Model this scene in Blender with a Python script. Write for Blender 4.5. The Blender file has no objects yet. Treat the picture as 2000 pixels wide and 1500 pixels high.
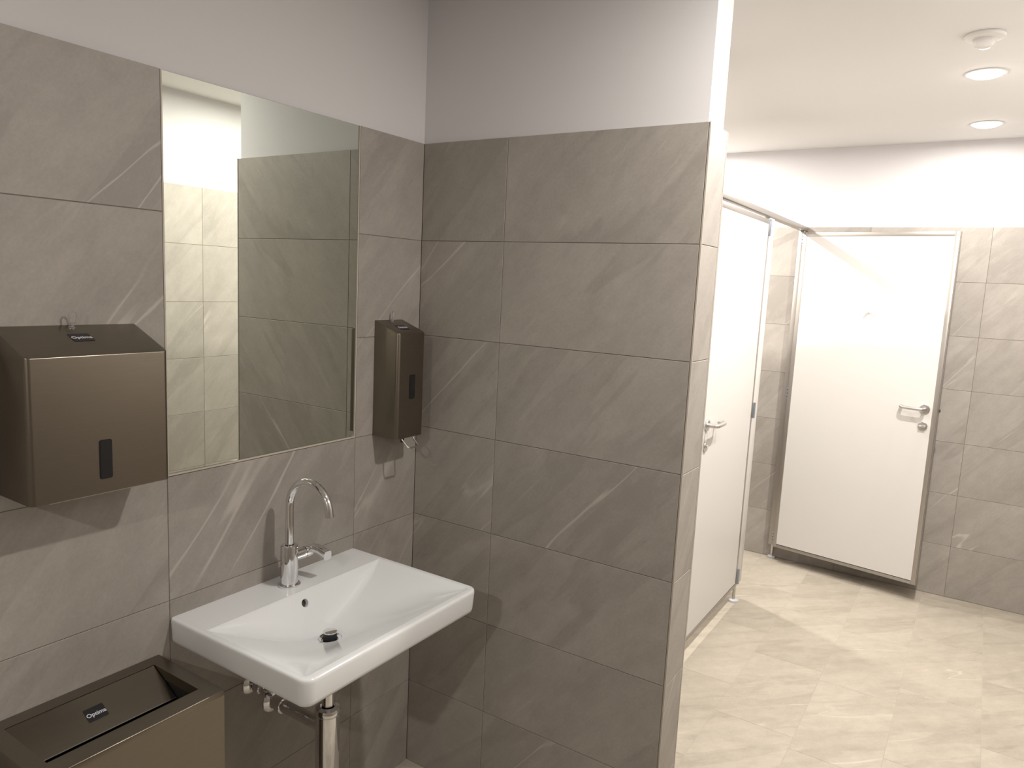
import bpy, bmesh, math, random
from mathutils import Vector, Matrix
R = math.radians
C = bpy.context.scene.collection
random.seed(7)

# ------------------------------------------------------------ camera
YAW, PITCH, ROLL, F = 0.5692, -0.1381, 0.0477, 1429.4
cam = bpy.data.cameras.new('camera'); camo = bpy.data.objects.new('camera', cam); C.objects.link(camo)
fw = Vector((-math.sin(YAW)*math.cos(PITCH), math.cos(YAW)*math.cos(PITCH), math.sin(PITCH)))
rt = Vector((math.cos(YAW), math.sin(YAW), 0)); up = rt.cross(fw)
r2 = rt*math.cos(ROLL) + up*math.sin(ROLL); u2 = -rt*math.sin(ROLL) + up*math.cos(ROLL)
mw = Matrix((r2, u2, -fw)).transposed().to_4x4(); mw.translation = Vector((1.5415, -1.8343, 1.6829))
camo.matrix_world = mw
cam.sensor_width = 36; cam.lens = 36*F/2000; cam.clip_start = .02
bpy.context.scene.camera = camo

# ------------------------------------------------------------ world, exposure
w = bpy.data.worlds.new('world'); bpy.context.scene.world = w; w.use_nodes = True
w.node_tree.nodes['Background'].inputs[0].default_value = (0, 0, 0, 1)
w.node_tree.nodes['Background'].inputs[1].default_value = 0
vs = bpy.context.scene.view_settings
vs.view_transform = 'Standard'; vs.look = 'None'; vs.gamma = 1; vs.use_curve_mapping = False
vs.exposure = 0.0
ZC = 2.564                       # ceiling height
WARM = (1.0, 0.95, 0.885)         # lamp colour
P_FRONT, P_HALL, P_STALL, P_FILL = 21, 32, 34, 31     # lamp powers, W; last one is the added rear fill
# lamps: (x, y, power, label)
LAMPS = [
    (1.43, 2.55, 9, 'round recessed ceiling lamp nearest the far wall, lit', .30),
    (1.43, 1.61, 41, 'round recessed ceiling lamp lit, just beyond the round ceiling sensor', .30),
    (1.43, 0.67, 23, 'round recessed ceiling lamp lit, cut off by the top edge of the photo', .30),
    (1.43, -0.42, P_FRONT, 'round recessed ceiling lamp over the washbasin area', .30),
    (1.43, -3.30, P_FILL, 'added unseen fill lamp at the rear of the room behind the photographer', .30),  # invented fill lamp, added to lift the light on the partition
    (-0.18, 2.50, P_STALL, 'round recessed ceiling lamp inside the open toilet cubicle', .30),
    (-0.18, 1.60, P_STALL, 'round recessed ceiling lamp inside the closed toilet cubicle', .30),
]

# ------------------------------------------------------------ helpers
WM = {}                          # world matrix of every parent
def tag(o, label=None, cat=None, group=None, kind=None):
    if label: o['label'] = label
    if cat: o['category'] = cat
    if group: o['group'] = group
    if kind: o['kind'] = kind
    return o
def thing(name, label, cat, loc=(0, 0, 0), rz=0, group=None):
    o = bpy.data.objects.new(name, None); C.objects.link(o)
    o.empty_display_size = .05
    o.location = loc; o.rotation_euler = (0, 0, rz)
    WM[o] = Matrix.Translation(loc) @ Matrix.Rotation(rz, 4, 'Z')
    return tag(o, label, cat, group)
def obj(name, bm, mats, parent=None, local=False, smooth=35, label=None):
    """one mesh object; geometry is given in world space unless local"""
    if parent is not None and not local:
        bm.transform(WM[parent].inverted())
    bmesh.ops.recalc_face_normals(bm, faces=bm.faces)
    me = bpy.data.meshes.new(name); bm.to_mesh(me); bm.free()
    for m in (mats if isinstance(mats, (list, tuple)) else [mats]): me.materials.append(m)
    if smooth:
        me.polygons.foreach_set('use_smooth', [True]*len(me.polygons))
        me.set_sharp_from_angle(angle=R(smooth))
    o = bpy.data.objects.new(name, me); C.objects.link(o)
    if parent is not None:
        o.parent = parent; WM[o] = WM[parent]
    else: WM[o] = Matrix()
    if label: o['label'] = label
    return o
def box(bm, a, b, bev=0, seg=2, mi=0):
    a = Vector(a); b = Vector(b); c = (a+b)/2; s = b-a
    t = bmesh.new()
    bmesh.ops.create_cube(t, size=1, matrix=Matrix.Translation(c) @ Matrix.Diagonal((abs(s.x), abs(s.y), abs(s.z), 1)))
    if bev: bmesh.ops.bevel(t, geom=t.edges[:], offset=bev, segments=seg, affect='EDGES', profile=.5)
    merge(bm, t, mi); return bm
def merge(bm, t, mi=0):
    vm = [bm.verts.new(v.co) for v in t.verts]
    for v, n in zip(t.verts, vm): v.index = 0
    t.verts.index_update()
    for f in t.faces:
        try: nf = bm.faces.new([vm[v.index] for v in f.verts]); nf.material_index = mi
        except ValueError: pass
    t.free()
def lathe(bm, prof, M=Matrix(), n=40, mi=0, cap=True):
    """prof: (radius, height) pairs about local Z, placed by M"""
    rings = []
    for r, h in prof:
        if r < 1e-6: rings.append([bm.verts.new(M @ Vector((0, 0, h)))])
        else: rings.append([bm.verts.new(M @ Vector((r*math.cos(2*math.pi*k/n), r*math.sin(2*math.pi*k/n), h))) for k in range(n)])
    for A, B in zip(rings, rings[1:]):
        for k in range(n):
            k2 = (k+1) % n
            if len(A) == 1 and len(B) == 1: continue
            if len(A) == 1: f = bm.faces.new((A[0], B[k], B[k2]))
            elif len(B) == 1: f = bm.faces.new((A[k], A[k2], B[0]))
            else: f = bm.faces.new((A[k], A[k2], B[k2], B[k]))
            f.material_index = mi
    if cap:
        for Rg in (rings[0], rings[-1]):
            if len(Rg) > 1: bm.faces.new(Rg).material_index = mi
    return bm
def aim(p, d):
    """matrix that puts local Z along d at point p"""
    return Matrix.Translation(Vector(p)) @ Vector(d).to_track_quat('Z', 'Y').to_matrix().to_4x4()
def tube(bm, pts, rad, n=20, mi=0, cap=True, flat=1.0):
    pts = [Vector(p) for p in pts]; rads = rad if isinstance(rad, (list, tuple)) else [rad]*len(pts)
    T = [(pts[min(i+1, len(pts)-1)]-pts[max(i-1, 0)]).normalized() for i in range(len(pts))]
    nrm = T[0].orthogonal().normalized(); rings = []
    for i, p in enumerate(pts):
        nrm = (nrm - T[i]*nrm.dot(T[i])).normalized(); b = T[i].cross(nrm)
        rings.append([bm.verts.new(p + (nrm*math.cos(2*math.pi*k/n)*flat + b*math.sin(2*math.pi*k/n))*rads[i]) for k in range(n)])
    for A, B in zip(rings, rings[1:]):
        for k in range(n): bm.faces.new((A[k], A[(k+1) % n], B[(k+1) % n], B[k])).material_index = mi
    if cap:
        bm.faces.new(rings[0]).material_index = mi; bm.faces.new(rings[-1]).material_index = mi
    return bm
def prism(bm, poly, d0, d1, f, mi=0):
    """extrude polygon poly (2D) from depth d0 to d1; f(u, v, d) -> point"""
    A = [bm.verts.new(f(u, v, d0)) for u, v in poly]; B = [bm.verts.new(f(u, v, d1)) for u, v in poly]
    n = len(poly)
    for k in range(n): bm.faces.new((A[k], A[(k+1) % n], B[(k+1) % n], B[k])).material_index = mi
    bm.faces.new(A).material_index = mi; bm.faces.new(B).material_index = mi
    return bm
def rrect(u0, v0, u1, v1, r, n=6):
    pts = []
    for cx, cy, a in ((u1-r, v1-r, 0), (u0+r, v1-r, 90), (u0+r, v0+r, 180), (u1-r, v0+r, 270)):
        for k in range(n+1):
            t = R(a + 90*k/n); pts.append((cx+r*math.cos(t), cy+r*math.sin(t)))
    return pts

# ------------------------------------------------------------ materials
def mat(name, col, rough=.5, metal=0, spec=.5, **kw):
    m = bpy.data.materials.new(name); m.use_nodes = True
    b = m.node_tree.nodes['Principled BSDF']
    b.inputs['Base Color'].default_value = (*col, 1); b.inputs['Roughness'].default_value = rough
    b.inputs['Metallic'].default_value = metal; b.inputs['Specular IOR Level'].default_value = spec
    for k, v in kw.items(): b.inputs[k.replace('_', ' ')].default_value = v
    return m
def nodes(m): return m.node_tree.nodes, m.node_tree.links, m.node_tree.nodes['Principled BSDF']
def grain(m, scale=400, amt=.05, strength=.05, axis=(1, 1, 1), colamt=None):
    """faint procedural grain in colour and bump"""
    N, L, B = nodes(m)
    tc = N.new('ShaderNodeTexCoord'); mp = N.new('ShaderNodeMapping'); mp.inputs['Scale'].default_value = axis
    nz = N.new('ShaderNodeTexNoise'); nz.inputs['Scale'].default_value = scale; nz.inputs['Detail'].default_value = 4
    L.new(tc.outputs['Object'], mp.inputs[0]); L.new(mp.outputs[0], nz.inputs['Vector'])
    col = tuple(B.inputs['Base Color'].default_value)[:3]
    mx = N.new('ShaderNodeMix'); mx.data_type = 'RGBA'
    mx.inputs[6].default_value = (*[c*(1-amt) for c in col], 1); mx.inputs[7].default_value = (*[min(1, c*(1+amt)) for c in col], 1)
    L.new(nz.outputs['Fac'], mx.inputs[0]); L.new(mx.outputs[2], B.inputs['Base Color'])
    bp = N.new('ShaderNodeBump'); bp.inputs['Strength'].default_value = strength; bp.inputs['Distance'].default_value = .001
    L.new(nz.outputs['Fac'], bp.inputs['Height']); L.new(bp.outputs[0], B.inputs['Normal'])
    return m
def stone(name, dark, light, vein, rough=.5, ang=-50, contrast=1.0, sc=1.0, wispy=.28):
    """grey-beige slate-look porcelain: diagonal drifts, pale thin veins, tile to tile variation"""
    m = bpy.data.materials.new(name); m.use_nodes = True; N, L, B = nodes(m)
    def nn(t, **kw):
        n = N.new(t)
        for k, v in kw.items(): n.inputs[k].default_value = v
        return n
    def math_(op, a, b=None, clamp=False):
        n = N.new('ShaderNodeMath'); n.operation = op; n.use_clamp = clamp
        for i, v in enumerate((a, b)):
            if v is None: continue
            if isinstance(v, (int, float)): n.inputs[i].default_value = v
            else: L.new(v, n.inputs[i])
        return n.outputs[0]
    def ramp(src, a, b):
        n = N.new('ShaderNodeMapRange'); n.interpolation_type = 'SMOOTHSTEP'
        n.inputs['From Min'].default_value = a; n.inputs['From Max'].default_value = b
        L.new(src, n.inputs['Value']); return n.outputs[0]
    uv = N.new('ShaderNodeUVMap'); uv.uv_map = 'UVMap'
    rot = N.new('ShaderNodeMapping'); rot.inputs['Rotation'].default_value = (0, 0, R(ang)); L.new(uv.outputs[0], rot.inputs[0])
    def noise(scale, sx, sy, det=5, rgh=.55, dist=0, off=0):
        mp = N.new('ShaderNodeMapping'); mp.inputs['Scale'].default_value = (sx*sc, sy*sc, 1); mp.inputs['Location'].default_value = (off, off*1.7, 0)
        L.new(rot.outputs[0], mp.inputs[0])
        n = nn('ShaderNodeTexNoise', Scale=scale, Detail=det, Roughness=rgh, Distortion=dist); L.new(mp.outputs[0], n.inputs['Vector'])
        return n.outputs['Fac']
    big = noise(2.2, .45, 1.5, 6, .6, .2)
    mid = noise(9, .28, 1.6, 7, .68, .25, 3.1)
    fine = noise(140, .8, 1.0, 3, .6, 0, 5.5)
    v1n = noise(1.5, .16, 1.4, 5, .42, .22, 9.3)
    cloud = noise(13, .8, 1.1, 8, .72, .3, 50.3)
    # one-sided drifts: dark on one side of a crease, fading on the other
    crease = noise(2.4, .22, 1.4, 5, .55, .3, 14.2)
    step = ramp(crease, .50, .525); fade = ramp(crease, .66, .50)
    drift = math_('MULTIPLY', step, fade)
    line = math_('ABSOLUTE', math_('SUBTRACT', v1n, .5)); line = ramp(line, .0036, .0)
    mask = ramp(noise(2.6, .6, 1.2, 3, .5, 0, 21.7), .50, .62)
    veins = math_('MULTIPLY', line, mask)
    wisp = math_('MULTIPLY', ramp(noise(16, .22, 1.3, 8, .74, .5, 33.1), .52, .74), ramp(noise(3.2, .6, 1.1, 3, .5, 0, 41.0), .46, .66))
    at = N.new('ShaderNodeAttribute'); at.attribute_name = 'tile_tone'
    f = math_('ADD', math_('MULTIPLY', big, 1.1*contrast), math_('MULTIPLY', mid, .62*contrast))
    f = math_('ADD', f, math_('MULTIPLY', fine, .46*contrast))
    f = math_('ADD', f, math_('MULTIPLY', cloud, .95*contrast))
    f = math_('SUBTRACT', f, .94*contrast+.125)
    f = math_('SUBTRACT', f, math_('MULTIPLY', drift, .24*contrast))
    f = math_('ADD', f, math_('MULTIPLY', math_('SUBTRACT', at.outputs['Fac'], .5), .5), clamp=True)
    mx = N.new('ShaderNodeMix'); mx.data_type = 'RGBA'; mx.inputs[6].default_value = (*dark, 1); mx.inputs[7].default_value = (*light, 1); L.new(f, mx.inputs[0])
    m2 = N.new('ShaderNodeMix'); m2.data_type = 'RGBA'; m2.inputs[7].default_value = (*vein, 1); L.new(mx.outputs[2], m2.inputs[6])
    vf = math_('ADD', math_('MULTIPLY', veins, .55), math_('MULTIPLY', wisp, wispy), clamp=True); L.new(vf, m2.inputs[0])
    L.new(m2.outputs[2], B.inputs['Base Color'])
    B.inputs['Roughness'].default_value = rough; B.inputs['Specular IOR Level'].default_value = .4
    bp = N.new('ShaderNodeBump'); bp.inputs['Strength'].default_value = .12; bp.inputs['Distance'].default_value = .002
    L.new(math_('ADD', fine, math_('MULTIPLY', mid, 2.0)), bp.inputs['Height']); L.new(bp.outputs[0], B.inputs['Normal'])
    return m
STONE = stone('wall_tile_stone', (.282, .257, .231), (.425, .391, .355), (.56, .52, .475), .5)
FLOORSTONE = stone('floor_tile_stone', (.34, .30, .245), (.50, .452, .38), (.60, .55, .475), .42, ang=-45, contrast=1.1, sc=1.25, wispy=.55)
GROUT = grain(mat('grout', (.17, .148, .125), .9), 600, .2, .1)
FGROUT = grain(mat('floor_grout', (.42, .38, .32), .9), 600, .2, .1)
PAINT = grain(mat('white_wall_paint', (.64, .625, .635), .85, spec=.2), 220, .012, .05)
CEIL = grain(mat('white_ceiling_paint', (.79, .785, .77), .9, spec=.2), 220, .01, .05)
TRIM = mat('tile_edge_trim', (.42, .375, .32), .5)
CERAMIC = mat('white_glazed_ceramic', (.735, .75, .76), .13, spec=.5)
CHROME = mat('polished_chrome', (.80, .80, .81), .055, 1)
STEEL = grain(mat('satin_steel', (.62, .61, .59), .28, 1), 300, .05, .03, (1, 1, 12))
BRONZE = grain(mat('brushed_bronze_steel', (.235, .208, .172), .28, 1), 260, .06, .04, (1, .06, 1))
BRONZE.node_tree.nodes['Principled BSDF'].inputs['Specular IOR Level'].default_value = .5
DARKIN = mat('dark_inner_liner', (.012, .011, .010), .6)
BLACKGL = mat('black_gloss_plastic', (.012, .012, .013), .12)
RUBBER = mat('black_rubber', (.008, .008, .012), .45)
BADGE = mat('black_badge', (.010, .010, .013), .35)
LETTER = mat('silver_lettering', (.55, .55, .60), .5)
PANEL = grain(mat('white_laminate_panel', (.60, .582, .56), .42), 300, .01, .02)
ALU = grain(mat('anodised_aluminium', (.40, .375, .35), .38, .85), 300, .04, .02, (1, 1, .05))
ZINC = mat('zinc_hinge_steel', (.42, .46, .52), .35, .9)
PLAST = mat('grey_plastic', (.50, .50, .53), .4)
WPLAST = mat('white_plastic', (.78, .77, .75), .4)
PAPER = mat('paper_towel', (.66, .60, .50), .8)
KEYM = mat('clear_plastic', (.80, .78, .80), .12, Transmission_Weight=.85, IOR=1.46)
MIRROR = mat('mirror_silver', (.79, .83, .765), .008, 1)
GEDGE = mat('mirror_glass_edge', (.05, .09, .075), .2)
SILICONE = mat('light_mirror_reveal', (.50, .45, .385), .6)
LENS = mat('lamp_lens', (.9, .9, .88), .4); LENS.node_tree.nodes['Principled BSDF'].inputs['Emission Color'].default_value = (*WARM, 1)
LENS.node_tree.nodes['Principled BSDF'].inputs['Emission Strength'].default_value = 22

# ------------------------------------------------------------ tiled surfaces
def tiles(bm, us, vs_, P, thick=.008, gap=.0017, mi=1, skip=None):
    """tiles as separate slabs; P(u, v, depth) -> point, depth 0 = face, positive = into the wall"""
    uv = bm.loops.layers.uv.get('UVMap') or bm.loops.layers.uv.new('UVMap')
    ton = bm.loops.layers.color.get('tile_tone') or bm.loops.layers.color.new('tile_tone')
    cells = us if us and isinstance(us[0], tuple) else [(a, b, c, d) for a, b in zip(us, us[1:]) for c, d in zip(vs_, vs_[1:])]
    for (a, b, c, d) in cells:
        if skip and skip((a+b)/2, (c+d)/2): continue
        g = gap/2; e = .0007
        off = (random.uniform(0, 40), random.uniform(0, 40)); tone = random.uniform(.32, .68)
        fr = [(a+g+e, c+g+e), (b-g-e, c+g+e), (b-g-e, d-g-e), (a+g+e, d-g-e)]
        bk = [(a+g, c+g), (b-g, c+g), (b-g, d-g), (a+g, d-g)]
        F0 = [bm.verts.new(P(u, v, 0)) for u, v in fr]; F1 = [bm.verts.new(P(u, v, e)) for u, v in bk]; F2 = [bm.verts.new(P(u, v, thick)) for u, v in bk]
        fs = [bm.faces.new(F0)]
        crd = {}
        for vlist, cl in ((F0, fr), (F1, bk), (F2, bk)):
            for vv, q in zip(vlist, cl): crd[vv] = q
        for k in range(4):
            k2 = (k+1) % 4
            fs.append(bm.faces.new((F0[k], F0[k2], F1[k2], F1[k]))); fs.append(bm.faces.new((F1[k], F1[k2], F2[k2], F2[k])))
        for f in fs:
            f.material_index = mi
            for l in f.loops:
                q = crd[l.vert]; l[uv].uv = (q[0]+off[0], q[1]+off[1]); l[ton] = (tone, tone, tone, 1)
def steps(a, b, j, s):
    """cut positions from a to b with joints at j + k*s"""
    ks = [j + s*k for k in range(-40, 41)]
    return [a] + [k for k in ks if a+.004 < k < b-.004] + [b]
def struct(name, bm, mats, label, smooth=0):
    o = obj(name, bm, mats, None, smooth=smooth); o['kind'] = 'structure'; o['label'] = label; o['category'] = name.split('_')[0]
    return o
ROWS = [.3*k for k in range(8)]
G = .0012                        # grout sits this far behind the tile face
D = 2.9526; XR = 2.0; YB = -4.3; XS = -.95
AX, AW, AT = .3151, .9151, .1383       # partition: joint, end, thickness
MB = .2783                       # right edge of the mirror, distance from the corner
# wall with the basin, facing +x, tile face x = 0
bm = bmesh.new()
MY0, MY1, MZ0, MZ1 = -MB-.6, -MB, 1.2, 2.1
box(bm, (-.12, YB-.12, 0), (-.009, AT-.009, ZC), mi=0)
def grout_a(y0, y1, z0, z1): box(bm, (-.0089, y0, z0), (-G, y1, z1), mi=2)
grout_a(YB, MY0, 0, 2.0985); grout_a(MY1, 0, 0, 2.0985); grout_a(MY0, MY1, 0, MZ0)
tiles(bm, steps(YB, 0, -MB, .6), ROWS, lambda u, v, d: (-d, u, v), skip=lambda u, v: MY0 < u < MY1 and v > MZ0)
struct('wall_left', bm, [PAINT, STONE, GROUT], 'basin wall: grey-beige stone tiles below, white paint above')
# partition wall beside the basin
bm = bmesh.new()
box(bm, (-.009, .010, 0), (AW-.010, AT-.010, ZC), mi=0)
box(bm, (-.009, G, 0), (AW-G, AT-G, 2.0985), mi=2)
tiles(bm, [0, AX, AW-.0052], ROWS, lambda u, v, d: (u, d, v))
tiles(bm, [.004, AT-.004], ROWS, lambda u, v, d: (AW-d, u, v))
tiles(bm, [0, AX, AW-.004], ROWS, lambda u, v, d: (u, AT-d, v))
struct('wall_partition', bm, [PAINT, STONE, GROUT], 'short partition wall tiled in dark grey-beige stone, white above')
for n, (y0, y1) in enumerate(((-.0006, .0040), (AT-.0040, AT+.0006))):
    bm = bmesh.new(); box(bm, (AW-.0040, y0, 0), (AW+.0006, y1, 2.1), bev=.0006)
    struct('trim_%d' % (n+1), bm, TRIM, 'slim vertical edge trim on the %s corner of the tiled partition' % ('near', 'far')[n])
# far wall
bm = bmesh.new()
box(bm, (XS-.12, D+.009, 0), (XR+.12, D+.12, ZC), mi=0)
box(bm, (XS, D+G, 0), (XR, D+.0089, 2.0985), mi=2)
tiles(bm, steps(XS, XR, 1.5147, .6), ROWS, lambda u, v, d: (u, D+d, v))
struct('wall_back', bm, [PAINT, STONE, GROUT], 'far wall behind the cubicles, stone tiles with white paint above')
# right wall (out of frame, seen in the mirror)
bm = bmesh.new()
box(bm, (XR+.009, YB-.12, 0), (XR+.12, D, ZC), mi=0)
box(bm, (XR+G, YB, 0), (XR+.0089, D, 2.0985), mi=2)
tiles(bm, steps(YB, D, .59, .6), ROWS, lambda u, v, d: (XR+d, u, v))
struct('wall_right', bm, [PAINT, STONE, GROUT], 'right-hand tiled wall, seen in the mirror')
# wall behind the photographer
bm = bmesh.new()
box(bm, (-.12, YB-.12, 0), (XR+.12, YB-.009, ZC), mi=0)
box(bm, (0, YB-.0089, 0), (XR, YB-G, 2.0985), mi=2)
tiles(bm, steps(0, XR, .3, .6), ROWS, lambda u, v, d: (u, YB-d, v))
struct('wall_front', bm, [PAINT, STONE, GROUT], 'tiled wall behind the photographer')
# unseen block added for light between partition and cubicles, and the cubicles' own walls
YC = 1.06
bm = bmesh.new()
box(bm, (XS-.12, AT-.0089, 0), (.52, YC-.009, ZC), mi=0)
box(bm, (XS, YC-.0089, 0), (.5288, YC-G, 2.0985), mi=2); box(bm, (.5201, AT, 0), (.53-G, YC-G, 2.0985), mi=2)
tiles(bm, steps(AT, YC, YC-.6, .6), ROWS, lambda u, v, d: (.53-d, u, v))
tiles(bm, steps(XS, .53, -.07, .6), ROWS, lambda u, v, d: (u, YC-d, v))
struct('wall_inner', bm, [PAINT, STONE, GROUT], 'added unseen tiled wall between the partition and the first cubicle')
bm = bmesh.new()
box(bm, (XS-.12, YC-.1, 0), (XS-.009, D, ZC), mi=0)
box(bm, (XS-.0089, YC, 0), (XS-G, D, 2.0985), mi=2)
tiles(bm, steps(YC, D, YC, .6), ROWS, lambda u, v, d: (XS-d, u, v))
struct('wall_cubicle', bm, [PAINT, STONE, GROUT], 'tiled rear wall inside the cubicles')
# ceiling, floor
bm = bmesh.new(); box(bm, (XS-.12, YB-.12, ZC), (XR+.12, D+.12, ZC+.1))
struct('ceiling', bm, CEIL, 'plain white ceiling')
bm = bmesh.new()
box(bm, (XS-.12, YB-.12, -.1), (XR+.12, D+.12, -.0010), mi=0)
cells = []
ycols = {3: .98, 4: .87, 2: .62, 5: .76, 1: .40, 0: .2}
offs = [.10, .33, .62, .98, 1.50, 1.66, 1.97]
xs = [.1851 + .3049*k for k in range(-4, 7)]
xs = [XS] + [x for x in xs if x > XS+.01 and x < XR-.02] + [XR]
col_y = {0: 1.22, 1: .98, 2: 1.50, 3: 1.655, 4: 1.965}
for a, b in zip(xs, xs[1:]):
    k = round((a-.4900)/.3049)
    j = col_y.get(k, .2 + .37*(k % 5))
    ys = steps(YB, D, j, .6)
    for c, d in zip(ys, ys[1:]): cells.append((a, b, c, d))
tiles(bm, cells, None, lambda u, v, d: (u, v, -d), gap=.002)
struct('floor', bm, [FGROUT, FLOORSTONE], 'floor of pale beige stone-look tiles laid in a running bond')

# ------------------------------------------------------------ mirror, set flush into the tiles
mr = thing('mirror', 'tall frameless rectangular mirror set flush into the tiles above the washbasin', 'mirror', (-.0045, (MY0+MY1)/2, MZ0))
bm = bmesh.new(); box(bm, (-.0085, MY0+.005, MZ0+.006), (-.0035, MY1-.004, MZ1-.001), bev=.0005, seg=1)
o = obj('glass', bm, [MIRROR, GEDGE], mr, smooth=0)
for p in o.data.polygons: p.material_index = 0 if p.normal.x > .9 else 1
bm = bmesh.new()
box(bm, (-.0088, MY0+.0012, MZ0+.0012), (-.0010, MY1-.0002, MZ0+.0055)); box(bm, (-.0088, MY1-.0035, MZ0+.0055), (-.0010, MY1-.0004, MZ1-.001)); box(bm, (-.0088, MY0+.0008, MZ0+.0055), (-.0010, MY0+.0045, MZ1-.001))
obj('edge_strip', bm, SILICONE, mr, smooth=0, label='light strip around the mirror edge')

# ------------------------------------------------------------ washbasin
SY0, SY1, SX1, ZR = -.878, -.274, .468, .857
IX0, IX1, IY0, IY1 = .119, .448, -.863, -.291
DX, DY = .222, -.580
def smin(a, b, k):
    k = min(k, max(.0005, abs(min(a, b))*1.6)); h = max(0, min(1, .5+.5*(b-a)/k)); return b*(1-h)+a*h - k*h*(1-h)
def depth(x, y):
    d = smin((x-IX0)*2.3, .112, .036)
    d = smin(d, (IX1-x)*.49, .034)
    d = smin(d, (y-IY0)*.46, .045)
    d = smin(d, (IY1-y)*.46, .045)
    return d
def loop_rr(x0, y0, x1, y1, r, z, n=14, side=26):
    """rounded rectangle with a fixed vertex count; r: radius (front), small at the back"""
    P = []
    def arc(cx, cy, rr, a0): 
        for k in range(n+1): t = R(a0+90*k/n); P.append((cx+rr*math.cos(t), cy+rr*math.sin(t)))
    def seg(p, q):
        for k in range(1, side): t = k/side; P.append((p[0]+(q[0]-p[0])*t, p[1]+(q[1]-p[1])*t))
    rb = r[1]; rf = r[0]
    arc(x1-rf, y1-rf, rf, 0); seg((x1-rf, y1), (x0+rb, y1)); arc(x0+rb, y1-rb, rb, 90)
    seg((x0, y1-rb), (x0, y0+rb)); arc(x0+rb, y0+rb, rb, 180); seg((x0+rb, y0), (x1-rf, y0)); arc(x1-rf, y0+rf, rf, 270); seg((x1, y0+rf), (x1, y1-rf))
    return [Vector((a, b, z)) for a, b in P]
sink = thing('washbasin', 'white rectangular ceramic washbasin with a flat tap ledge, hung on the tiled wall', 'sink', (0, DY, .73))
bm = bmesh.new(); loops = []
def inset(e, z, r=(.030, .006)): return loop_rr(.0, SY0+e, SX1-e, SY1-e, (max(r[0]-e, .004), max(r[1]-e, .003)), z)
bot = .792
loops.append(inset(.030, bot+.004)); loops.append(inset(.016, bot)); loops.append(inset(.009, bot+.0005)); loops.append(inset(.0055, bot+.004)); loops.append(inset(.0035, bot+.012))
loops.append(inset(.0, ZR-.010))
for a in (20, 40, 60, 80): loops.append(inset(.0065*(1-math.cos(R(a)))*1.0, ZR-.0065+.0065*math.sin(R(a))))
loops.append(inset(.0085, ZR))
inner = loop_rr(IX0, IY0, IX1, IY1, (.020, .010), ZR)
for s, dz in ((-.010, 0), (-.004, -.00015)):
    loops.append(loop_rr(IX0+s*.5, IY0+s*.5, IX1-s*.5, IY1-s*.5, (.022, .012), ZR+dz))
RD = .030
for t in (.0, .006, .014, .024, .036, .05, .07, .09, .12, .15, .19, .23, .28, .33, .38, .43, .48, .53, .58, .63, .68, .73, .78, .83, .88, .92, .96, 1.0):
    L_ = []
    for p in inner:
        q = Vector((DX, DY, 0)); d = (Vector((p.x, p.y, 0))-q); e = q + d.normalized()*RD
        x = p.x*(1-t)+e.x*t; y = p.y*(1-t)+e.y*t
        L_.append(Vector((x, y, ZR-max(0, depth(x, y))-.0012*(1 if t > 0 else 0)*min(1, t/.02))))
    loops.append(L_)
zf = sum(v.z for v in loops[-1])/len(loops[-1])
for rr, dz in ((.0285, -.0015), (.027, -.005), (.0262, -.012), (.024, -.030)):
    loops.append([Vector((DX, DY, zf+dz)) + (Vector((p.x, p.y, 0))-Vector((DX, DY, 0))).normalized()*rr for p in inner])
# underside bowl, from the drain back out to the first loop
under = []
for t in (.0, .25, .5, .7, .85, 1.0):
    L_ = []
    for p, q in zip(loops[0], inner):
        e = Vector((DX, DY, 0)) + (Vector((q.x, q.y, 0))-Vector((DX, DY, 0))).normalized()*.034
        x = p.x*t+e.x*(1-t); y = p.y*t+e.y*(1-t)
        z = min(bot+.004, ZR-max(0, depth(x, y))-.014) if t < 1 else bot+.004
        L_.append(Vector((x, y, z)))
    under.append(L_)
allL = [under[k] for k in range(len(under)-1)] + loops
V = [[bm.verts.new(v) for v in L_] for L_ in allL]
nv = len(inner)
for A, B in zip(V, V[1:]):
    for k in range(nv): bm.faces.new((A[k], A[(k+1) % nv], B[(k+1) % nv], B[k]))
for k in range(nv): bm.faces.new((V[-1][k], V[-1][(k+1) % nv], V[0][(k+1) % nv], V[0][k]))
basin = obj('basin', bm, CERAMIC, sink, smooth=50)
# overflow hole cut through the steep back slope
xo = IX0 + .0125; zo = ZR-.030
nrm = Vector((1, 0, .43)).normalized()
cb = bmesh.new(); lathe(cb, [(.0108, -.012), (.0108, .02)], aim((xo, DY-.003, zo), nrm), 32)
cut = obj('cutter', cb, CERAMIC, sink, smooth=0)
md = basin.modifiers.new('hole', 'BOOLEAN'); md.object = cut; md.operation = 'DIFFERENCE'; md.solver = 'EXACT'
bpy.context.view_layer.update()
me = bpy.data.meshes.new_from_object(basin.evaluated_get(bpy.context.evaluated_depsgraph_get()))
basin.modifiers.clear(); basin.data = me; me.name = 'basin'
bpy.data.objects.remove(cut)
me.polygons.foreach_set('use_smooth', [True]*len(me.polygons)); me.set_sharp_from_angle(angle=R(50))
bm = bmesh.new(); lathe(bm, [(0, -.0112), (.0100, -.0112), (.0102, -.0108), (0, -.0108)], aim((xo, DY-.003, zo), nrm), 32, cap=False)
obj('overflow_hole', bm, mat('overflow_dark', (.035, .03, .025), .5), sink, label='dark overflow hole')
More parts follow.
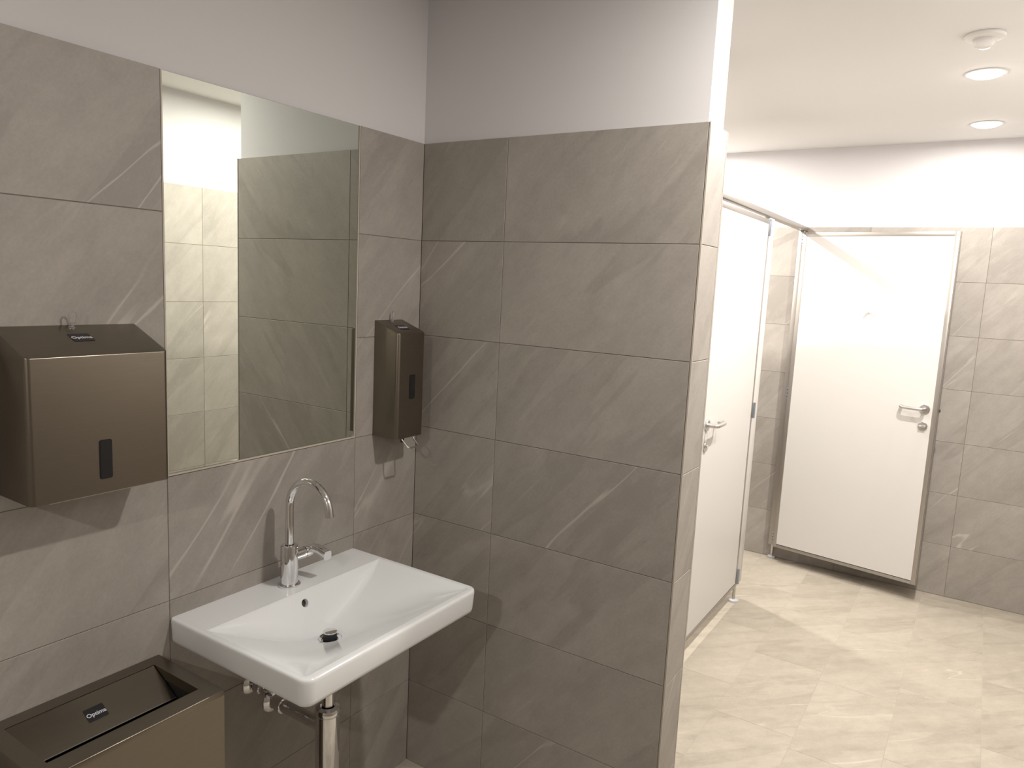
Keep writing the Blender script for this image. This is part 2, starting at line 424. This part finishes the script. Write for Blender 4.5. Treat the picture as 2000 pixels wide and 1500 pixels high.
# waste fitting with pop-up plug
dr = bmesh.new(); lathe(dr, [(.0235, -.028), (.0283, -.0005), (.0290, .0012), (.0280, .0020), (.0240, .0012), (.0205, -.002), (.019, -.012), (0, -.012)], Matrix.Translation((DX, DY, zf-.001)), 48, cap=False)
drain = obj('drain_fitting', dr, CHROME, sink, label='chrome waste ring')
bm = bmesh.new(); lathe(bm, [(0, -.013), (.0165, -.013), (.0172, .003), (.0172, .0135), (.0165, .0140), (0, .0140)], Matrix.Translation((DX, DY, zf)), 40, cap=False)
obj('plug_seal', bm, RUBBER, drain, label='black rubber plug seal')
bm = bmesh.new(); lathe(bm, [(0, .0142), (.0172, .0142), (.0180, .0155), (.0180, .0172), (.0172, .0184), (.010, .0192), (0, .0195)], Matrix.Translation((DX, DY, zf)), 40, cap=False)
obj('plug_cap', bm, CHROME, drain, label='domed chrome plug cap')

# ------------------------------------------------------------ tap
FX, FY = .064, -.578
fa = thing('faucet', 'chrome swan-neck mixer tap with side lever on the basin ledge', 'faucet', (FX, FY, ZR))
bm = bmesh.new(); lathe(bm, [(.0, .0002), (.0285, .0002), (.0290, .0015), (.0290, .0045), (.0275, .0060), (.0215, .0062)], Matrix.Translation((FX, FY, ZR)), 48, cap=False)
obj('base_ring', bm, CHROME, fa)
bm = bmesh.new(); lathe(bm, [(.0, .005), (.0225, .005), (.0225, .108), (.0215, .1115), (.0200, .1125), (.0135, .1125), (.0135, .108), (0, .108)], Matrix.Translation((FX, FY, ZR)), 48, cap=False)
obj('body', bm, CHROME, fa)
bm = bmesh.new(); ra = .0735; zc = ZR+.221
pts = [(FX, FY, ZR+.107), (FX, FY, ZR+.14), (FX, FY, ZR+.18), (FX, FY, zc-.005)]
for k in range(0, 33):
    t = R(180 - k*(180-7)/32); pts.append((FX+ra+ra*math.cos(t), FY, zc+ra*math.sin(t)))
end = Vector(pts[-1]); pts.append(tuple(end + (end-Vector(pts[-2])).normalized()*.012))
tube(bm, pts, .0108, 28)
d = (Vector(pts[-1])-Vector(pts[-2])).normalized()
obj('spout', bm, CHROME, fa)
bm = bmesh.new(); lathe(bm, [(0, -.004), (.0085, -.004), (.0085, .0012), (.0070, .0014), (0, .0004)], aim(pts[-1], d), 28, cap=False)
obj('aerator', bm, STEEL, fa)
bm = bmesh.new(); zl = ZR+.0765
lathe(bm, [(.0155, .010), (.0155, .048)], aim((FX, FY, zl), (0, 1, 0)), 36)
stub = obj('valve_stub', bm, CHROME, fa)
bm = bmesh.new(); lathe(bm, [(.0138, .048), (.0138, .0495)], aim((FX, FY, zl), (0, 1, 0)), 36)
obj('joint_ring', bm, RUBBER, stub)
bm = bmesh.new()
lathe(bm, [(.0155, .0495), (.0155, .062), (.0150, .070), (.0125, .076), (.008, .079), (0, .080)], aim((FX, FY, zl), (0, 1, 0)), 36, cap=False)
# flat paddle turning from the hub towards the user
path = [(FX-.004, FY+.060, zl+.006, .011, .0085), (FX+.010, FY+.066, zl+.011, .0125, .0100), (FX+.024, FY+.072, zl+.010, .0130, .0100), (FX+.038, FY+.076, zl+.006, .0125, .0095), (FX+.050, FY+.078, zl+.001, .0130, .0105), (FX+.060, FY+.079, zl-.004, .0130, .0120)]
rings = []
for (x, y, z, hw, hh) in path:
    rr = rrect(-hw, -hh, hw, hh, min(hh, hw)*.55, 4)
    rings.append([bm.verts.new((x, y+a, z+b)) for a, b in rr])
for A, B in zip(rings, rings[1:]):
    for k in range(len(A)): bm.faces.new((A[k], A[(k+1) % len(A)], B[(k+1) % len(A)], B[k]))
bm.faces.new(rings[0]); bm.faces.new(rings[-1])
obj('lever', bm, CHROME, fa)

# ------------------------------------------------------------ bottle trap and angle valve under the basin
tp = thing('bottle_trap', 'chrome bottle trap hanging under the washbasin with a horizontal pipe into the wall', 'drain trap', (.2175, DY, .36))
TX, PZ = .2175, .505
bm = bmesh.new(); lathe(bm, [(.0160, .50), (.0160, zf-.033)], Matrix.Translation((TX, DY, 0)), 32)
obj('tailpipe', bm, CHROME, tp)
bm = bmesh.new(); lathe(bm, [(.0245, zf-.045), (.0265, zf-.043), (.0265, zf-.036), (.0245, zf-.033)], Matrix.Translation((TX, DY, 0)), 32)
obj('top_nut', bm, CHROME, tp)
bm = bmesh.new(); lathe(bm, [(0, .345), (.020, .346), (.0270, .356), (.0315, .370), (.0315, .548), (.0325, .549), (.0335, .552), (.0335, .560), (.0310, .566), (.0240, .569), (.0195, .570), (.0195, .56), (.016, .56)], Matrix.Translation((TX, DY, 0)), 44, cap=False)
obj('bottle', bm, CHROME, tp)
bm = bmesh.new(); tube(bm, [(TX-.020, DY, PZ), (.10, DY, PZ), (.03, DY, PZ)], .0175, 28)
obj('wall_pipe', bm, CHROME, tp)
bm = bmesh.new(); lathe(bm, [(.0175, .030), (.0215, .030), (.0215, .048), (.0175, .049)], aim((0, DY, PZ), (1, 0, 0)), 32)
obj('collar', bm, CHROME, tp)
bm = bmesh.new(); lathe(bm, [(.0345, .0), (.0345, .003), (.030, .008), (.020, .012), (.0185, .016), (.0185, .034), (0, .034)], aim((0, DY, PZ), (1, 0, 0)), 40)
obj('wall_flange', bm, CHROME, tp)
def angle_valve(y, z, label):
    v = thing('angle_valve', label, 'valve', (0, y, z))
    b = bmesh.new(); lathe(b, [(.027, 0), (.027, .002), (.022, .007), (.013, .010), (.0085, .011)], aim((0, y, z), (1, 0, 0)), 36); obj('wall_flange', b, CHROME, v)
    b = bmesh.new(); tube(b, [(.005, y, z), (.055, y, z)], .0095, 20); lathe(b, [(.0125, .020), (.0125, .042)], aim((0, y, z), (1, 0, 0)), 8)
    tube(b, [(.032, y, z), (.032, y, z+.035)], .0085, 16); obj('body', b, CHROME, v)
    b = bmesh.new(); lathe(b, [(.012, .052), (.0135, .055), (.0135, .074), (.012, .078), (0, .078)], aim((0, y, z), (1, 0, 0)), 10); obj('knob', b, CHROME, v)
    b = bmesh.new(); lathe(b, [(.0105, .034), (.0105, .048)], Matrix.Translation((.032, y, z)), 6); obj('compression_nut', b, CHROME, v)
    b = bmesh.new(); tube(b, [(.032, y, z+.045), (.033, y, z+.09), (.038, y+.01, z+.13), (.05, y+(FY-y)*.7, z+.18), (FX-.008 if y < FY else FX+.008, FY, z+.204)], .0050, 12); obj('supply_hose', b, STEEL, v)
    return v
angle_valve(-.652, .585, 'small chrome angle valve with round wall flange under the basin, left of the trap pipe')

# ------------------------------------------------------------ lettering
def letters(text, size, M, name, parent, m=LETTER, thick=.0003):
    cu = bpy.data.curves.new('t', 'FONT'); cu.body = text; cu.size = size; cu.extrude = thick; cu.offset = size*.018
    cu.align_x = 'CENTER'; cu.align_y = 'CENTER'; cu.resolution_u = 6
    t = bpy.data.objects.new('t', cu); C.objects.link(t)
    me = bpy.data.meshes.new_from_object(t); bpy.data.objects.remove(t); bpy.data.curves.remove(cu)
    b = bmesh.new(); b.from_mesh(me); bpy.data.meshes.remove(me); b.transform(M)
    return obj(name, b, m, parent, smooth=0, label='word Optima in silver letters')
def frame_on(p, u, v):
    """matrix with local X along u and local Y along v at p"""
    u = Vector(u).normalized(); v = Vector(v); v = (v-u*v.dot(u)).normalized(); n = u.cross(v)
    m = Matrix((u, v, n)).transposed().to_4x4(); m.translation = Vector(p); return m
def badge(p, u, v, w_, h_, parent):
    M = frame_on(p, u, v); b = bmesh.new()
    prism(b, rrect(-w_/2, -h_/2, w_/2, h_/2, .002, 3), .0, .0006, lambda a, c, d: M @ Vector((a, c, d)))
    pl = obj('badge', b, BADGE, parent, smooth=0, label='small black brand badge')
    letters('Optima', h_*.40, M @ Matrix.Translation((0, -h_*.05, .0008)), 'lettering', pl)
def dispenser_case(y0, y1, xf, zb, zt, ztf, r=.010):
    """wedge-topped sheet steel case: rounded vertical corners, sloping lid"""
    b = bmesh.new(); n = 6
    def ring(z_of, inset=0):
        pts = [(0.0005, y0+inset), (xf-r, y0+inset)]
        for k in range(1, n+1): t = R(-90+90*k/n); pts.append((xf-r+(r-inset)*math.cos(t), y0+r+(r-inset)*math.sin(t)))
        pts.append((xf-inset, y1-r))
        for k in range(1, n+1): t = R(90*k/n); pts.append((xf-r+(r-inset)*math.cos(t), y1-r+(r-inset)*math.sin(t)))
        pts.append((0.0005, y1-inset))
        return [b.verts.new((x, y, z_of(x))) for x, y in pts]
    top = lambda x: zt+(ztf-zt)*x/xf
    A = ring(lambda x: zb); e_ = .0018; Rs = [A] + [ring(lambda x, t=t: top(x)-e_*(1-math.sin(R(t))), e_*(1-math.cos(R(t)))) for t in (0, 22, 45, 68, 90)]; D_ = Rs[-1]
    for P_, Q_ in zip(Rs, Rs[1:]):
        for k in range(len(P_)): b.faces.new((P_[k], P_[(k+1) % len(P_)], Q_[(k+1) % len(P_)], Q_[k]))
    b.faces.new(D_)
    # inner return and recessed base
    A2 = ring(lambda x: zb, .0014); A3 = ring(lambda x: zb+.006, .0014)
    for P_, Q_ in ((A, A2), (A2, A3)):
        for k in range(len(P_)): b.faces.new((P_[k], P_[(k+1) % len(P_)], Q_[(k+1) % len(P_)], Q_[k]))
    b.faces.new(A3)
    return b
def window_slot(y0, y1, z0, z1, x, parent):
    b = bmesh.new(); prism(b, rrect(y0, z0, y1, z1, .0045, 5), x-.001, x+.0006, lambda a, c, d: Vector((d, a, c)))
    fr = obj('window_rim', b, BLACKGL, parent, label='black rounded level window')
    b = bmesh.new(); prism(b, rrect(y0+.002, z0+.002, y1-.002, z1-.002, .0035, 5), x+.0006, x+.0014, lambda a, c, d: Vector((d, a, c)))
    obj('window_pane', b, BLACKGL, fr)
def lock(p, n, parent):
    b = bmesh.new(); lathe(b, [(.0065, -.002), (.0065, .0014), (.0055, .002), (0, .002)], aim(p, n), 20); obj('lock', b, STEEL, parent)
def key(p, n, side, label, s=1.0, tilt=0.0):
    """clear plastic key: oval bow with open middle, neck down to the lock"""
    k = thing('dispenser_key', label, 'key', p)
    M = frame_on(p, side, n)
    M = M @ Matrix.Rotation(tilt, 4, 'Z')
    b = bmesh.new(); t = .0017*s
    ring = [M @ Vector((a*s, c*s, 0)) for a, c in [(-.006, .010), (-.0072, .018), (-.0068, .027), (-.0035, .0335), (.0025, .0345), (.0062, .029), (.0070, .018), (.0060, .010)]]
    tube(b, ring+[ring[0]], t, 10, cap=False); obj('bow', b, KEYM, k)
    b = bmesh.new(); tube(b, [M @ Vector((0, .0022, 0)), M @ Vector((0, .0110*s, 0))], .0040*s, 12); obj('neck', b, KEYM, k)
    return k

# ------------------------------------------------------------ paper towel dispenser
TY0, TY1, TXF, TZB, TZT, TZF = -1.2195, -.9475, .122, 1.2345, 1.556, 1.5075
td = thing('paper_towel_dispenser', 'large bronze-coloured steel paper towel dispenser left of the mirror', 'towel dispenser', (0, (TY0+TY1)/2, TZB))
obj('case', dispenser_case(TY0, TY1, TXF, TZB, TZT, TZF), BRONZE, td, smooth=30)
window_slot(-1.0945, -1.0690, 1.262, 1.341, TXF, td)
sl = (TZF-TZT)/TXF
badge((.0525, -1.0855, TZT+sl*.0525+.0002), (0, 1, 0), (-1, 0, -sl), .040, .032, td)
lock((.012, -1.0835, TZT+sl*.012), (-sl, 0, 1), td)
bm = bmesh.new(); box(bm, (.060, TY0+.035, TZB-.0035), (TXF-.006, TY1-.045, TZB+.002), bev=.001)
obj('slot_tray', bm, PAPER, td, label='pale strip at the towel slot')
key((.013, -1.0835, TZT+sl*.012), (.2, 0, 1), (.15, 1, 0), 'clear plastic key standing in the lock on top of the paper towel dispenser', 1.0, -.06)

# ------------------------------------------------------------ soap dispenser
OY0, OY1, OXF, OZB, OZT, OZF = -.2065, -.0815, .0965, 1.1975, 1.5505, 1.5160
sd = thing('soap_dispenser', 'narrow bronze-coloured steel soap dispenser on the tiles right of the mirror', 'soap dispenser', (0, (OY0+OY1)/2, OZB))
obj('case', dispenser_case(OY0, OY1, OXF, OZB, OZT, OZF, .012), BRONZE, sd, smooth=30)
window_slot(-.1525, -.1265, 1.316, 1.391, OXF, sd)
sl = (OZF-OZT)/OXF
badge((.0540, -.1440, OZT+sl*.0540+.0002), (0, 1, 0), (-1, 0, -sl), .040, .032, sd)
lock((.014, -.1440, OZT+sl*.014), (-sl, 0, 1), sd)
bm = bmesh.new(); y0, y1 = -.172, -.122
pts = [(.088, y0, OZB+.006), (.089, y0, OZB-.003), (.093, y0, OZB-.008), (.111, y0+.001, OZB-.024)]
for k in range(1, 5): t = R(90*k/4); pts.append((.111+.005*math.sin(t), y0+.001+.007*(1-math.cos(t)), OZB-.024-.0045*math.sin(t)))
pts += [(q[0], y0+y1-q[1], q[2]) for q in reversed(pts)]
tube(bm, pts, .0024, 12); obj('push_bar', bm, STEEL, sd, label='bent steel push bar')
bm = bmesh.new(); lathe(bm, [(.005, -.020), (.006, -.006), (.010, .006), (.010, .010)], Matrix.Translation((.07, -.148, OZB)), 20)
obj('nozzle', bm, BLACKGL, sd)
key((.014, -.1440, OZT+sl*.014), (.1, 0, 1), (1, -.55, 0), 'clear plastic key standing in the lock on top of the soap dispenser', .9, .0)

# ------------------------------------------------------------ waste bin
BY0, BY1, BX1, BZ = -1.280, -.908, .247, .779
wb = thing('waste_bin', 'bronze-coloured steel waste bin with tilted flap lid below the towel dispenser', 'bin', (.1235, (BY0+BY1)/2, 0))
BIY0, BIY1, BIX0, BIX1 = BY0+.033, BY1-.033, .036, .2025
bm = bmesh.new()
box(bm, (.0015, BY0+.0008, .0), (BX1-.0008, BY0+.0023, BZ-.0010)); box(bm, (.0015, BY1-.0023, 0), (BX1-.0008, BY1-.0008, BZ-.0010))
box(bm, (.0015, BY0+.0023, 0), (.0030, BY1-.0023, BZ-.0010)); box(bm, (BX1-.0023, BY0+.0023, 0), (BX1-.0008, BY1-.0023, BZ-.0010)); box(bm, (.0030, BY0+.0023, 0), (BX1-.0023, BY1-.0023, .002))
obj('body', bm, BRONZE, wb, smooth=0)
bm = bmesh.new()       # lid frame: rim with the rectangular opening and a deep inner return
out = rrect(.001, BY0, BX1, BY1, .002, 2); inn = rrect(BIX0, BIY0, BIX1, BIY1, .0015, 2)
def lp(pl, z): return [bm.verts.new((a, c, z)) for a, c in pl]
rr = [lp(out, BZ-.012), *[lp(rrect(.001+.0016*(1-math.cos(R(t))), BY0+.0016*(1-math.cos(R(t))), BX1-.0016*(1-math.cos(R(t))), BY1-.0016*(1-math.cos(R(t))), .002, 2), BZ-.0016*(1-math.sin(R(t)))) for t in (0, 22, 45, 68, 90)], lp(inn, BZ), lp(inn, BZ-.022)]
for A, B in zip(rr, rr[1:]):
    for k in range(len(A)): bm.faces.new((A[k], A[(k+1) % len(A)], B[(k+1) % len(A)], B[k]))
obj('lid_rim', bm, BRONZE, wb, smooth=35)
bm = bmesh.new(); box(bm, (BIX0-.004, BIY0-.004, BZ-.20), (BIX1+.004, BIY1+.004, BZ-.198)); 
for a, b in (((BIX0-.004, BIY0-.004), (BIX0-.002, BIY1+.004)), ((BIX1+.002, BIY0-.004), (BIX1+.004, BIY1+.004)), ((BIX0-.002, BIY0-.004), (BIX1+.002, BIY0-.002)), ((BIX0-.002, BIY1+.002), (BIX1+.002, BIY1+.004))):
    box(bm, (*a, BZ-.198), (*b, BZ-.002))
obj('liner', bm, DARKIN, wb, smooth=0, label='dark inside of the bin')
fl = math.hypot(.085, .0455)
FM = frame_on((BIX0+.0005, (BIY0+BIY1)/2, BZ-.0015), (0, 1, 0), (-.085, 0, .0455))
hw = (BIY1-BIY0)/2-.0015
bm = bmesh.new(); prism(bm, [(-hw, 0), (hw, 0), (hw, -fl), (-hw, -fl)], -.0012, 0, lambda a, c, d: FM @ Vector((a, c, d)))
fp = obj('flap', bm, BRONZE, wb, smooth=0)
bm = bmesh.new(); tube(bm, [FM @ Vector((-hw, -fl-.0004, -.0006)), FM @ Vector((hw, -fl-.0004, -.0006))], .0011, 10)
obj('flap_edge', bm, STEEL, fp, label='bright polished front edge of the flap')
badge(FM @ Vector((-.0015, -.049, .0002)), (0, 1, 0), (-.085, 0, .0455), .040, .032, wb)

# ------------------------------------------------------------ toilet cubicles
def screw(b, p, n, r=.0026): lathe(b, [(r, -.001), (r, .0008), (r*.6, .0012), (0, .0012)], aim(p, n), 10, mi=1)
def rosette(b, p, n, r=.026): lathe(b, [(r, 0), (r, .005), (r-.002, .0075), (.012, .0085)], aim(p, n), 36)
def lever_handle(b, x, z, ys, s, dr):
    """U-ended lever on face with outward sign s (local Y), running along local X direction dr"""
    rosette(b, (x, ys, z), (0, s, 0))
    pts = [(x, ys, z), (x, ys+s*.034, z)]
    for k in range(1, 6): t = R(90*k/5); pts.append((x+dr*.014*(1-math.cos(t)), ys+s*(.034+.014*math.sin(t)), z))
    pts += [(x+dr*.05, ys+s*.0485, z), (x+dr*.095, ys+s*.0485, z+.001)]
    for k in range(1, 7): t = R(90*k/6); pts.append((x+dr*(.095+.020*math.sin(t)), ys+s*(.0285+.020*math.cos(t)), z+.002))
    pts.append((x+dr*.115, ys+s*.014, z+.002))
    tube(b, pts, .0092, 18)
DW, DZ0, DZ1, DT = .820, .100, 2.060, .030
def cubicle_door(name, label, loc, rz, hook):
    t = thing(name, label, 'door', loc, rz)
    e = .024
    b = bmesh.new(); box(b, (e-.002, -DT+.0015, DZ0+e-.002), (DW-e+.002, -.0015, DZ1-e+.002)); obj('panel', b, PANEL, t, local=True, smooth=0)
    b = bmesh.new()
    for (x0, x1, z0, z1) in ((0, e, DZ0, DZ1), (DW-e, DW, DZ0, DZ1), (e, DW-e, DZ0, DZ0+e*.75), (e, DW-e, DZ1-e, DZ1)):
        box(b, (x0, -DT, z0), (x1, 0, z1), bev=.0015, seg=2)
    box(b, (DW, -DT+.003, DZ0), (DW+.004, -DT+.011, DZ1), bev=.0008, seg=1); box(b, (DW, -.011, DZ0), (DW+.004, -.003, DZ1), bev=.0008, seg=1)
    obj('frame', b, ALU, t, local=True, label='slim aluminium edge frame')
    for z in (2.020, 1.075, .155):
        b = bmesh.new(); box(b, (-.001 if hook else -.012, .0, z-.040), (.014, .0045, z+.040), bev=.0012); tube(b, [(.005 if hook else -.001, .0068, z-.041), (.005 if hook else -.001, .0068, z+.041)], .0062, 14)
        obj('hinge', b, [ZINC, STEEL], t, local=True, label='blue-grey metal hinge')
    for s, ys in ((1, 0), (-1, -DT)):
        b = bmesh.new(); lever_handle(b, DW-.062, 1.100, ys, s, -1); h = obj('lever_handle', b, STEEL, t, local=True, label='polished steel lever handle')
    b = bmesh.new(); rosette(b, (DW-.062, -DT, 1.005), (0, -1, 0), .024); lk = obj('thumbturn', b, STEEL, t, local=True, label='round steel thumbturn rosette')
    b = bmesh.new(); box(b, (DW-.062-.017, -DT-.024, 1.0005), (DW-.062+.017, -DT-.006, 1.0095), bev=.003); obj('thumbturn_bar', b, CHROME, lk, local=True)
    b = bmesh.new(); rosette(b, (DW-.062, 0, 1.005), (0, 1, 0), .024); ind = obj('lock_indicator', b, STEEL, t, local=True, label='round steel lock indicator')
    b = bmesh.new(); lathe(b, [(.009, .008), (.009, .0115), (0, .012)], aim((DW-.062, 0, 1.005), (0, 1, 0)), 20); obj('coin_slot', b, CHROME, ind, local=True)
    if hook: b = bmesh.new(); box(b, (DW+.0005, -.021, 1.090), (DW+.012, -.009, 1.108), bev=.001); obj('latch_bolt', b, BRONZE, t, local=True, label='small brown latch bolt')
    if hook:
        b = bmesh.new(); hx = .415; hz = 1.612
        lathe(b, [(.0115, 0), (.0115, .003), (.0065, .005), (.006, .030), (.0085, .033), (.0085, .039), (.007, .041), (0, .041)], aim((hx, -DT, hz), (0, -1, 0)), 24, cap=False)
        obj('coat_hook', b, WPLAST, t, local=True, label='small pale coat hook')
    return t
XD = .560
cubicle_door('cubicle_door', 'closed white cubicle door just behind the tiled partition, lever handle at left', (XD, 2.065, 0), R(-90), False)
cubicle_door('cubicle_door', 'open white cubicle door with coat hook, standing in front of the far tiled wall', (XD+.005, 2.8845, 0), R(-8.4), True)
cf = thing('cubicle_frame', 'white and aluminium cubicle front with head rail, posts and feet carrying the two doors', 'toilet cubicle frame', (.545, 2.0, 0))
bm = bmesh.new(); box(bm, (.528, YC, 2.0735), (.566, D, 2.0985), bev=.0015)
obj('head_rail', bm, ALU, cf, label='long aluminium head rail')
for (y0, y1) in ((YC+.001, 1.2375), (2.0705, 2.165)):
    bm = bmesh.new(); box(bm, (.530, y0, .10), (.558, y1, 2.0735), bev=.001); obj('pilaster', bm, PANEL, cf, label='narrow white front post')
bm = bmesh.new(); box(bm, (.528, 2.889, .10), (.560, D-.001, 2.0735), bev=.0015)
obj('wall_post', bm, ALU, cf, label='aluminium post against the far wall')
for z in (2.020, 1.082, .153):
    b = bmesh.new(); box(b, (.546, 2.8862, z-.034), (.5600, 2.8888, z+.034), bev=.0008, seg=1)
    for dz in (-.022, 0, .022): screw(b, (.5530, 2.8860, z+dz), (0, -1, 0), .0030)
    obj('hinge_plate', b, [ZINC, RUBBER], cf, label='screwed hinge plate on the wall post')
for y in (2.090, 2.932):
    b = bmesh.new(); lathe(b, [(.0085, .012), (.0085, .102)], Matrix.Translation((.545, y, 0)), 20)
    ft = obj('foot', b, STEEL, cf, label='round adjustable support foot')
    b = bmesh.new(); lathe(b, [(0, .0005), (.024 if y > 2.9 else .027, .0005), (.024 if y > 2.9 else .027, .010), (.0185, .013), (.0085, .0135)], Matrix.Translation((.545, y, 0)), 32, cap=False)
    obj('foot_disc', b, PLAST, ft)
bm = bmesh.new(); box(bm, (XS+.001, 2.098, .10), (.529, 2.126, 2.06), bev=.001); obj('divider_panel', bm, PANEL, cf, label='white dividing panel between the cubicles')

# ------------------------------------------------------------ ceiling fittings
for (x, y, pw, lab, sp) in LAMPS:
    t = thing('ceiling_downlight', lab, 'ceiling light', (x, y, ZC), group='recessed ceiling lamps')
    b = bmesh.new(); lathe(b, [(.058, -.0005), (.072, -.0005), (.073, -.0020), (.070, -.0040), (.060, -.0042), (.058, -.003)], Matrix.Translation((x, y, ZC)), 48, cap=False)
    obj('trim_ring', b, WPLAST, t)
    b = bmesh.new(); lathe(b, [(0, -.0008), (.0585, -.0008), (.0585, -.0035), (.055, -.0085), (.045, -.0135), (.030, -.0165), (0, -.018)], Matrix.Translation((x, y, ZC)), 48, cap=False)
    obj('lens', b, LENS, t, label='glowing lamp lens')
    ld = bpy.data.lights.new('lamp', 'AREA'); ld.shape = 'DISK'; ld.size = .075; ld.energy = pw; ld.color = WARM; ld.spread = R(180)
    lo = bpy.data.objects.new('lamp', ld); C.objects.link(lo); lo.parent = t; lo.location = (0, 0, -.0195)
se = thing('ceiling_sensor', 'round white ceiling sensor with domed lens between two ceiling lamps', 'sensor', (1.43, 1.13, ZC))
b = bmesh.new(); lathe(b, [(.058, -.0005), (.060, -.006), (.057, -.012), (.040, -.015)], Matrix.Translation((1.43, 1.13, ZC)), 48); obj('housing', b, WPLAST, se)
b = bmesh.new(); lathe(b, [(.034, -.014), (.0335, -.022), (.028, -.034), (.018, -.042), (0, -.046)], Matrix.Translation((1.43, 1.13, ZC)), 40); obj('dome', b, mat('sensor_dome', (.70, .68, .66), .25), se)
